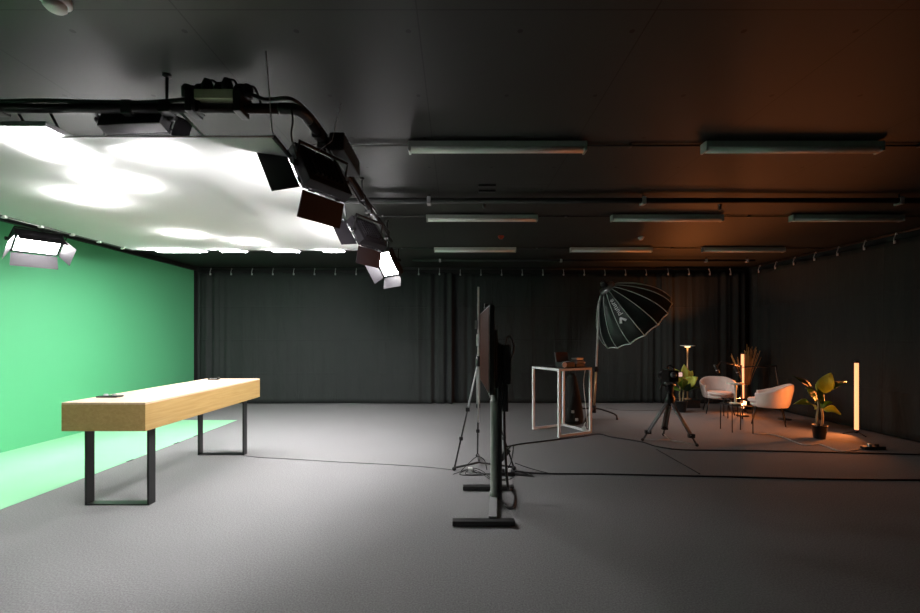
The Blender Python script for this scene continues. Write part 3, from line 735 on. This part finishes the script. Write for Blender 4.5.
hub = P(607.5, 288.5, 8.0); ax = V((.68, .15, -.715)).normalized()
e1 = ax.cross(V((0, 1, 0))).normalized(); e2 = ax.cross(e1).normalized()
sbx = thing('softbox', 'large black umbrella softbox with pale ribs tilted down to the right', 'softbox', hub)
NR = 16; LX = .88; R0, R1 = .13, .735
def prof(t):
    return LX * t, R0 + (R1 - R0) * math.sin(t * PI / 2) ** 0.86
def dome(u, t, k=1.0):
    a = u * 2 * PI; x, r = prof(t)
    seg = (u * NR) % 1.0; sag = 1 - .035 * math.sin(PI * seg) * math.sin(PI * min(1, t * 1.1 + .05))
    edge = math.cos(PI / NR) / math.cos((seg - .5) * 2 * PI / NR)
    r = r * edge * sag * k
    return hub + ax * (x - .02 * (t > .98) * math.sin(PI * seg)) + (e1 * math.cos(a) + e2 * math.sin(a)) * r
MB().grid(lambda u, w: dome(u, w), NR * 6, 20, cu=True).build('canopy', M_softbox, sbx, solid=.004)
for i in range(NR):
    MB().tube([dome(i / NR, j / 16, 1.012) for j in range(17)], .0065, 6).build('rib', M_rib, sbx)
MB().tube([dome(i / 96, 1.0, 1.008) for i in range(96)], .011, 6, closed=True).build('rim_band', M_rib, sbx)
MB().grid(lambda u, w: hub + ax * (LX - .04 + .05 * (1 - w * w)) + (e1 * math.cos(2 * PI * u) + e2 * math.sin(2 * PI * u)) * (.70 * w + .001), 48, 6, cu=True).build('front_cloth', mat('softbox_front', (.7, .7, .7), .8, emit=(1.0, .93, .88), estr=2.7), sbx)
Rx = Matrix((e1, e2, ax)).transposed()
MB().lathe([(.05, -.05), (.15, -.045), (.155, -.02), (.155, .02), (.14, .03)], hub, 24, Rx).build('hub_ring', M_silver, sbx)
lm = thing('lamp_head', 'small black lamp head behind the umbrella softbox hub', 'lamp head', hub - ax * .15)
MB().lathe([(.05, -.15), (.062, -.135), (.062, -.06), (.055, -.052)], hub, 20, Rx).build('body', M_black_plastic, lm)
MB().lathe([(.03, -.175), (.045, -.165), (.045, -.15)], hub, 16, Rx).build('back_cap', M_cable_grey, lm)
# lettering on the fabric
def surf(u, t, k=1.02): return dome(u, t, k)
best = None
for i in range(400):
    u = i / 400
    for j in range(40):
        t_ = j / 40; p = surf(u, t_)
        if p.y > hub.y + .1: continue
        px, py = CX + p.x / p.y * F, CY - (p.z - H) / p.y * F
        d = (px - 621.5) ** 2 + (py - 307) ** 2
        if (best is None or d < best[0]): best = (d, u, t_)
_, bu, bt_ = best
seg0 = (math.floor(bu * NR) + .5) / NR
c0 = surf(seg0, bt_); dirx = (surf(seg0, bt_ - .05) - surf(seg0, bt_ + .05)).normalized()
tang = (surf(seg0 + .005, bt_) - surf(seg0 - .005, bt_)); nrm = dirx.cross(tang).normalized()
if nrm.dot(c0 - (hub + ax * .5)) < 0: nrm = -nrm
upv = nrm.cross(dirx).normalized()
def lettering(body, size, org, name):
    cu = bpy.data.curves.new(name, 'FONT'); cu.body = body; cu.size = size; cu.align_x = 'CENTER'; cu.align_y = 'CENTER'; cu.extrude = .001; cu.space_character = 1.05
    to = bpy.data.objects.new('tmp_text', cu); COL.objects.link(to)
    me = bpy.data.meshes.new_from_object(to.evaluated_get(bpy.context.evaluated_depsgraph_get())); bpy.data.objects.remove(to)
    R = Matrix((dirx, upv, nrm)).transposed()
    mb = MB(); mb.add([R @ v.co + org for v in me.vertices], [tuple(p.vertices) for p in me.polygons])
    return mb.build(name, M_white, sbx)
lettering('puture', .125, c0 + dirx * .03 + nrm * .032, 'lettering')
lg = MB(); w0 = c0 - dirx * .25 + nrm * .03
lg.plate([w0 - upv * .075 - dirx * .02, w0 - upv * .035 - dirx * .045, w0 + upv * .035 + dirx * .07, w0 + upv * .0 + dirx * .07], .004)
lg.plate([w0 + upv * .075 - dirx * .02, w0 + upv * .035 - dirx * .045, w0 + upv * .005 + dirx * .03, w0 + upv * .035 + dirx * .06], .004)
lg.build('emblem', M_white, sbx)

# ------------------------------------------------------------------ camera on tripod
T0 = V((3.16, 6.22, 0))
tr = thing('camera_tripod', 'low black camera tripod with a floor spreader on the carpet', 'tripod', T0)
apx = T0 + V((0, 0, .64))
feet = [V((2.785, 6.27, .02)), V((3.42, 5.96, .02)), V((3.27, 6.62, .02))]
MB().lathe([(.03, -.10), (.06, -.06), (.075, -.02), (.075, .02), (.05, .06), (.045, .11)], apx, 18).build('bowl', M_black_metal, tr)
for f in feet:
    dirn = (f - apx).normalized(); side = dirn.cross(V((0, 0, 1))).normalized() * .03
    a = apx + (f - apx) * .05; k = apx.lerp(f, .80)
    lg = MB().tube([a + side, k + side], .017, 8).tube([a - side, k - side], .017, 8).build('leg', M_steel, tr)
    MB().tube([apx.lerp(f, .2), f], .014, 8).build('lower_tube', M_cable_grey, lg)
    MB().box(k, (.085, .06, .06), bev=.012).build('lock', M_black_plastic, lg)
    MB().sphere(f + V((0, 0, .005)), .024, 12).build('rubber_foot', M_black_plastic, lg)
sm = MB(); cc = T0 + V((0, 0, .03))
for f in feet: sm.tube([cc, f + V((0, 0, .01))], .009, 6)
sm.build('floor_spreader', M_grey_light, tr)
MB().lathe([(.045, 0), (.055, .02), (.055, .08), (.07, .10), (.07, .125)], apx + V((0, 0, .10)), 16).build('fluid_head', M_black_plastic, tr)
MB().tube([apx + V((-.03, 0, .18)), apx + V((-.14, -.06, .22)), apx + V((-.19, -.10, .16))], .011, 8).build('pan_handle', M_cable_grey, tr)
MB().tube([apx + V((-.09, -.05, .24)), apx + V((.07, -.05, .21))], .016, 10).build('lock_lever', M_silver, tr)
cz = apx.z + .235
cm = thing('video_camera', 'black video camera with flip-out screen on the low tripod', 'camera', (T0.x, T0.y, cz))
MB().box((T0.x + .01, T0.y, cz + .11), (.15, .22, .17), bev=.02).build('body', M_black_plastic, cm)
MB().lathe([(.05, 0), (.05, .07), (.058, .10), (.058, .14)], (T0.x + .01, T0.y + .10, cz + .10), 18, Matrix.Rotation(-PI / 2, 3, 'X')).build('lens', M_black_plastic, cm)
MB().tube(smoothpath([(T0.x + .01, T0.y - .09, cz + .19), (T0.x + .01, T0.y - .08, cz + .245), (T0.x + .01, T0.y + .06, cz + .25), (T0.x + .01, T0.y + .08, cz + .19)]), .014, 8).build('handle', M_black_plastic, cm)
scn = MB().box((T0.x + .135, T0.y - .03, cz + .13), (.10, .015, .085), Matrix.Rotation(.25, 3, 'Z'), .004).build('flip_screen', M_black_plastic, cm)
MB().box((T0.x + .137, T0.y - .040, cz + .13), (.075, .006, .062), Matrix.Rotation(.25, 3, 'Z')).build('display', M_lcd, scn)
mi = MB().sphere((T0.x - .01, T0.y - .14, cz + .135), .045, 16).build('viewfinder', M_cable_grey, cm)
MB().tube([(T0.x - .01, T0.y - .13, cz + .135), (T0.x - .01, T0.y - .05, cz + .135)], .03, 10).build('viewfinder_tube', M_black_plastic, cm)

# ------------------------------------------------------------------ armchairs
def armchair(label):
    t = thing('armchair', label, 'armchair', (0, 0, 0), 0, 'cream tub armchairs in the sitting corner')
    TH = math.radians(128)
    def ring(phi, z, k):
        rx = (.305 + .06 * min(1, max(0, (z - .36) / .3))) * k; ry = (.30 + .06 * min(1, max(0, (z - .36) / .3))) * k
        return V((math.sin(phi) * rx, math.cos(phi) * ry + (.02 if math.cos(phi) > 0 else .0), z))
    def ztop(phi):
        a = abs(phi) / TH; return .77 - .17 * (0.5 - 0.5 * math.cos(PI * min(1, max(0, (a - .15) / .85))))
    def fn(u, w):
        phi = -TH + 2 * TH * u; zt_ = ztop(phi); zb = .335
        # section: outer bottom -> outer top -> rounded lip -> inner bottom
        if w < .42: z = zb + (zt_ - .035 - zb) * (w / .42); k = 1.0 - .06 * max(0, 1 - (z - zb) / .06) ** 2; return ring(phi, z, k)
        if w < .62:
            b = (w - .42) / .2 * PI; c = ring(phi, zt_ - .035, .93); o = ring(phi, zt_ - .035, 1.0)
            mid = c + (o - c) * .0; rad = (o - c)
            return c + rad * math.cos(b) + V((0, 0, .035 * math.sin(b)))
        z = zt_ - .035 - (zt_ - .035 - .40) * ((w - .62) / .38); return ring(phi, z, .86)
    mb = MB(); NU, NW = 40, 30; mb.grid(fn, NU, NW)
    for i in (0, NU):   # close the front ends of the arms
        idx = [i * (NW + 1) + j for j in range(NW + 1)]
        mb.f.append(tuple(idx)); mb.smooth.append(False)
    mb.build('shell', M_chair, t, False)
    pan = MB(); pan.lathe([(.01, .325), (.27, .325), (.295, .345), (.295, .40), (.02, .405)], (0, 0, 0), 32)
    for i in range(len(pan.v)): pan.v[i].y = pan.v[i].y * 1.0 - .0
    pan.build('seat_base', M_chair, t, False)
    cu = MB(); cu.lathe([(.01, .40), (.255, .40), (.285, .415), (.29, .445), (.275, .468), (.23, .478), (.01, .485)], (0, -.025, 0), 36)
    for p in cu.v: p.y = p.y * 1.08
    cu.build('seat_cushion', M_chair, t, False)
    for sx_ in (-1, 1):
        for sy_ in (-1, 1):
            MB().tube([(sx_ * .19, sy_ * .19, .335), (sx_ * .26, sy_ * .26, 0.0)], [.016, .010], 10).build('leg', M_black_metal, t, False)
    fr_ = MB(); fr_.tube([(.2, .2, .325), (-.2, .2, .325), (-.2, -.2, .325), (.2, -.2, .325)], .012, 8, closed=True); fr_.build('under_frame', M_black_metal, t, False)
    return t
ch1 = armchair('cream tub armchair facing forward, in front of the dried reeds and rear curtain')
ch1.scale = (.94, .94, .94); ch1.location = (5.42, 8.68, 0); ch1.rotation_euler = (0, 0, -.42)
ch2 = copy_tree(ch1); ch2['label'] = 'cream tub armchair turned to face left, beside the leafy potted plant'
ch2.location = (5.66, 7.60, 0); ch2.rotation_euler = (0, 0, math.radians(-128))

# side table and objects on it
q1, q2, q3, q4 = V((4.49, 7.13, 0)), V((4.505, 6.85, 0)), V((4.785, 6.77, 0)), V((4.775, 7.05, 0))
cN = (q1 + q2 + q3 + q4) / 4
side_t = thing('side_table', 'small square black glass side table on thin black legs before the armchairs', 'side table', cN)
hz = .445
for q in (q1, q2, q3, q4): MB().tube([q, q + V((0, 0, hz))], .008, 8).build('leg', M_black_metal, side_t)
for zz, nm in ((hz - .006, 'top_frame'),): MB().tube([q + V((0, 0, zz)) for q in (q1, q2, q3, q4)], .009, 8, closed=True).build(nm, M_black_metal, side_t)
MB().plate([q + V((0, 0, hz)) for q in (q1, q2, q3, q4)], .008).build('top', mat('black_glass', (.012, .010, .010), .06), side_t)
t2c = V((5.36, 8.13, 0))
t = thing('side_table', 'second small black side table behind the square glass one', 'side table', t2c)
for a in range(4):
    d = V((math.cos(a * PI / 2 + .5), math.sin(a * PI / 2 + .5), 0)) * .17
    MB().tube([t2c + d, t2c + d + V((0, 0, .36))], .009, 8).build('leg', M_black_metal, t)
MB().lathe([(.20, .36), (.20, .378)], t2c, 28).build('top', mat('black_glass', (.012, .010, .010), .06), t)
lc = V((4.655, 7.0, hz + .004))
def disc_lamp(name, label, c, hgt, rd, warm, stemm, emit):
    t = thing(name, label, 'lamp', c)
    MB().lathe([(.085, 0), (.085, .012), (.02, .02)], c, 28).build('base', stemm, t)
    MB().lathe([(.018, .015), (.018, hgt - .02)], c, 16).build('stem', stemm, t)
    MB().lathe([(.02, hgt - .035), (rd, hgt - .018), (rd, hgt - .004), (.01, hgt)], c, 32).build('shade', M_lampgreen, t)
    if emit: MB().lathe([(.02, hgt - .045), (rd * .35, hgt - .045), (rd * .35, hgt - .02)], c, 24).build('bulb', emit, t)
    return t
disc_lamp('table_lamp', 'pale disc-topped table lamp with green stem on the square side table', lc, .345, .13, 0, M_lampgreen, None)
t = thing('tea_light', 'small glowing tea light on the square side table', 'candle', (4.745, 6.90, hz + .004))
MB().lathe([(.022, 0), (.024, .05), (.02, .052)], (4.745, 6.90, hz + .004), 18).build('glass_cup', M_glow_candle, t)
t = thing('tray', 'small dark tray with cups on the square side table', 'tray', (4.60, 6.90, hz + .004))
MB().lathe([(.06, 0), (.068, .012), (.06, .008)], (4.60, 6.90, hz + .004), 20).build('dish', M_black_plastic, t)

# floor lamp on plinth + left plant
pl = P(687.5, 400, 9.35); pl.z = 0
t = thing('plinth', 'low black plinth under the disc-topped floor lamp', 'plinth', pl)
MB().box(pl + V((0, 0, .08)), (.40, .30, .16), bev=.008).build('body', M_black_plastic, t)
MB().box(pl + V((0, 0, .17)), (.42, .32, .02), bev=.004).build('top', M_black_plastic, t)
disc_lamp('floor_lamp', 'tall disc-topped lamp glowing warm behind the left plant', pl + V((0, 0, .18)), 1.20, .15, 1, M_copper, M_warm_dif)

def leaf(mb, base, tip, width, nrm=V((0, 0, 1)), sag=.12, fold=.25, n=10):
    base, tip = V(base), V(tip); d = tip - base; L = d.length
    side = d.cross(V(nrm)).normalized(); up = side.cross(d).normalized()
    def fn(u, w):
        s = u; wd = width * (math.sin(PI * min(1, s ** .8)) ** .75 * (1 - .25 * s)); off = (w - .5) * 2
        p = base + d * s + up * (L * sag * math.sin(PI * s)) + side * (off * wd * .5) + up * (abs(off) * wd * fold * .5) + up * .012 * math.sin(9 * s + 2 * off)
        return p
    mb.grid(fn, n, 6)
def plant(label, c, potr, poth, leaves, stems, stemm, pot=True):
    t = thing('potted_plant', label, 'plant', c)
    MB().lathe([(potr * .75, 0), (potr * .78, .01), (potr, poth - .03), (potr * 1.06, poth - .03), (potr * 1.06, poth), (potr * .95, poth), (potr * .93, poth - .03)], c, 24).build('pot', M_black_plastic, t)
    MB().lathe([(potr * .92, poth - .04), (.01, poth - .025)], c, 20, cap=False).build('soil', M_soil, t)
    for s in stems: MB().tube(smoothpath([c + V(p) for p in s]), [.014] * (8 * (len(s) - 1) + 1), 8).build('stem', stemm, t)
    for (bs, tp_, wd, nr, m, sg) in leaves:
        mb = MB(); leaf(mb, bs, tp_, wd, nr, sg); mb.build('leaf', m, t, solid=.003)
    return t
Y1 = 6.45; pc = V((5.58, Y1, 0))
def PP(px, py, dy): return P(px, py, Y1 + dy)
plant('leafy potted plant in a black pot between the right armchair and the glowing tube', pc, .095, .21,
      [(PP(817, 401, 0), PP(792, 375.5, -.12), .15, V((.1, -.75, .65)), M_leaf_dark, .10),
       (PP(820, 393, -.03), PP(831, 372.5, -.12), .235, V((-.45, -.85, .3)), M_leaf_y, .10),
       (PP(825, 392, .03), PP(847, 381.5, .10), .10, V((-.1, -.6, .8)), M_leaf_dark, .14),
       (PP(816, 402, -.05), PP(806, 388, -.22), .15, V((.15, -.95, .2)), M_leaf_y, .06),
       (PP(822, 404, -.05), PP(817, 388, -.20), .12, V((-.2, -.95, .2)), M_leaf, .05),
       (PP(815, 409, -.03), PP(793.5, 404, -.22), .15, V((.1, -.55, .82)), M_leaf_y, .15),
       (PP(823, 409, -.03), PP(841, 414.5, -.20), .16, V((-.15, -.75, .65)), M_leaf_y, .18),
       (PP(820, 407, 0), PP(832, 402, -.15), .12, V((-.2, -.8, .6)), M_leaf, .12),
       (PP(819, 405, .05), PP(813, 398, .30), .13, V((0, -.6, .8)), M_leaf_dark, .1)],
      [[(-.03, 0, .17), (-.04, 0, .33), (-.02, -.01, .50), (-.03, -.01, .60)], [(.03, 0, .17), (.05, 0, .33), (.03, 0, .50), (.06, .0, .66)]], M_stem)
Y1 = 8.9; c2 = V(((686 - CX) / F * 8.9, 8.9, 0)); c2 = P(681, 400, 8.75); c2.z = 0; Y1 = 8.75
def Q(px, py, dy=0): return P(px, py, Y1 + dy)
plant('round-leaved potted plant beside the disc-topped floor lamp', c2, .12, .24,
      [(Q(681, 384), Q(675, 369, -.1), .22, V((.1, -.95, .3)), M_leaf_y, .08), (Q(683, 383), Q(684, 364, -.05), .22, V((0, -1, .2)), M_leaf_y, .08),
       (Q(685, 385), Q(697.5, 377, -.15), .24, V((-.2, -.95, .3)), M_leaf_y, .08), (Q(682, 388), Q(676, 381, -.25), .2, V((.1, -.95, .3)), M_leaf, .08),
       (Q(686, 390), Q(700, 388, -.1), .16, V((0, -.6, .8)), M_leaf_dark, .15), (Q(684, 386), Q(689, 370, .05), .2, V((-.2, -.95, .1)), M_leaf_y, .08),
       (Q(680, 391), Q(671, 388, -.1), .16, V((.1, -.7, .7)), M_leaf, .1), (Q(683, 390), Q(683, 377, -.28), .2, V((0, -.95, .3)), M_leaf, .06),
       (Q(685, 391), Q(690, 383, -.2), .16, V((-.1, -.9, .4)), M_leaf_dark, .06), (Q(684, 380), Q(693, 371, .1), .17, V((-.3, -.9, .1)), M_leaf_y, .06)],
      [[(-.02, 0, .2), (-.03, 0, .4), (.0, 0, .62), (.03, 0, .8)], [(.03, 0, .2), (.05, 0, .42), (.06, 0, .7)]], M_stem)

# glowing tubes
def tube_lamp(label, c, z0_, z1_, r=.027):
    t = thing('tube_lamp', label, 'lamp', c, 0, 'upright orange tube lamps')
    MB().lathe([(r, z0_ + .03), (r, z1_ - .03)], c, 20).build('tube', M_tube, t)
    MB().lathe([(r * 1.15, z1_ - .035), (r * 1.15, z1_), (r * .6, z1_ + .006)], c, 20).build('end_cap', M_black_plastic, t)
    MB().lathe([(r * 1.15, z0_ - .02), (r * 1.15, z0_ + .035)], c, 20).build('end_cap', M_black_plastic, t)
    for k in range(3):
        a = k * 2 * PI / 3 + .5; d = V((math.cos(a), math.sin(a), 0))
        MB().tube([c + V((0, 0, z0_)), c + d * .10 + V((0, 0, .03)), c + d * .16 + V((0, 0, .008))], .009, 8).build('foot', M_black_metal, t)
    return t
tube_lamp('upright glowing orange tube lamp against the right curtain', V((6.37, 6.68, 0)), .05, 1.18)
tube_lamp('upright glowing orange tube lamp in front of the dried reeds', V((5.95, 8.72, 0)), .05, 1.24)

def lamp_light(name, kind, loc, power, col, **kw):
    d = bpy.data.lights.new(name, kind); d.energy = power; d.color = col
    for k, v in kw.items(): setattr(d, k, v)
    o = bpy.data.objects.new(name, d); COL.objects.link(o); o.location = loc
    return o
ORANGE = (1.0, .26, .06)
def strip_light(c, z0_, z1_, toward, power):
    d = (V(toward) - c); d.z = 0; d.normalize()
    o = lamp_light('tube_lamp_light', 'AREA', c + d * .031 + V((0, 0, (z0_ + z1_) / 2)), power, ORANGE, shape='RECTANGLE', size=.02, size_y=z1_ - z0_, spread=2.3)
    o.rotation_euler = (d + V((0, 0, -.001))).to_track_quat('-Z', 'Y').to_euler()
strip_light(V((6.37, 6.68, 0)), .1, 1.12, (4.2, 6.6, 0), 15)
strip_light(V((5.95, 8.72, 0)), .1, 1.18, (4.6, 7.4, 0), 10)
fl_ = lamp_light('floor_lamp_light', 'SPOT', pl + V((0, -.05, 1.42)), 62, (1.0, .27, .06), shadow_soft_size=.05, spot_size=math.radians(135), spot_blend=.8)
fl_.rotation_euler = V((-.05, -.33, 1)).to_track_quat('-Z', 'Y').to_euler()

# dried reeds
rb = V((6.30, 9.12, 0)); t = thing('dried_reeds', 'fan of dried reeds in a dark vase in the rear right corner', 'dried flowers', rb)
MB().lathe([(.08, 0), (.11, .05), (.12, .25), (.08, .42), (.06, .5), (.07, .53)], rb, 20).build('vase', M_black_plastic, t)
rn = random.Random(9)
for i in range(46):
    a = rn.uniform(0, 2 * PI); s = rn.uniform(.05, 1) ** .6; L = rn.uniform(.7, 1.0)
    tipv = rb + V((math.cos(a) * s * .42 + .06, math.sin(a) * s * .28 - .02, .45 + L * (1.0 - .15 * s)))
    tipv.x = min(tipv.x, 6.70 - .1 * (i % 3))
    b_ = rb + V((math.cos(a) * .03, math.sin(a) * .03, .40))
    MB().tube([b_, b_.lerp(tipv, .5) + V((math.cos(a), math.sin(a), 0)) * -.02, tipv], [.0045, .004, .007], 5).build('reed', M_reed, t)

# microphone booms
def mic_boom(label, base, elbow, tip, mic):
    base, elbow, tip, mic = V(base), V(elbow), V(tip), V(mic)
    t = thing('microphone_boom', label, 'microphone', base, 0, 'microphone arms in the sitting corner')
    MB().lathe([(.11, 0), (.11, .015), (.02, .025)], base, 24).build('base', M_black_metal, t)
    MB().tube([base + V((0, 0, .01)), elbow], .013, 8).build('lower_arm', M_black_metal, t)
    MB().tube([elbow, tip], .013, 8).build('upper_arm', M_black_metal, t)
    MB().sphere(elbow, .022, 10).build('joint', M_black_plastic, t)
    MB().tube(smoothpath([tip, tip.lerp(mic, .5) + V((0, 0, .015)), mic]), .006, 6).build('swivel', M_black_metal, t)
    d = V((.35, -.2, -.9)).normalized()
    mm = MB().tube([mic - d * .09, mic - d * .07, mic + d * .07, mic + d * .09], [.018, .026, .026, .018], 12).build('capsule', M_black_plastic, t)
    MB().tube([mic + d * .02, mic + d * .03], .029, 12).build('ring', M_silver, mm)
    return t
mic_boom('black microphone arm rising behind the left-facing armchair', (6.22, 7.95, 0), P(775.5, 366, 7.9), P(745, 367, 7.75), P(737, 371, 7.7))
mic_boom('black microphone arm reaching left over the front-facing armchair', (5.66, 8.30, 0), P(741, 366, 8.2), P(721, 361.5, 8.1), P(716.5, 369, 8.05))

# white extension cable and its strip
pw = [(754, 433), (760, 434), (770, 434), (784, 437.5), (798, 443), (808, 445), (819, 444.3), (828, 447), (836, 450), (846, 451), (856, 449.5), (866, 447.5)]
fcable('white extension cable winding over the carpet past the potted plant', pw, .007, M_cable_white)
q = FL(868, 449)
t = thing('power_strip', 'black power strip with a white plug near the glowing tube and right curtain', 'power strip', q)
MB().box(q + V((.05, -.02, .022)), (.30, .06, .044), bev=.006).build('body', M_black_plastic, t)
MB().box(q + V((0, -.02, .06)), (.035, .035, .035), bev=.006).build('plug', M_white_plastic, t)
MB().box(q + V((.10, -.02, .06)), (.035, .035, .035), bev=.006).build('plug', M_black_plastic, t)
fcable('thin orange lit cable on the carpet from the light stand to the plinth', [(606, 407.5), (620, 410), (640, 410.5), (660, 410), (680, 409)], .005, M_cable_grey)

# ------------------------------------------------------------------ world and colour
w = bpy.data.worlds.new('world'); sc.world = w; w.use_nodes = True
w.node_tree.nodes['Background'].inputs[0].default_value = (0, 0, 0, 1); w.node_tree.nodes['Background'].inputs[1].default_value = 0
sc.view_settings.view_transform = 'Standard'; sc.view_settings.look = 'None'; sc.view_settings.gamma = 1.0; sc.view_settings.exposure = 0.58
sc.view_settings.use_curve_mapping = False
sc.cycles.use_denoising = True; sc.cycles.max_bounces = 10; sc.cycles.diffuse_bounces = 6; sc.cycles.transmission_bounces = 6
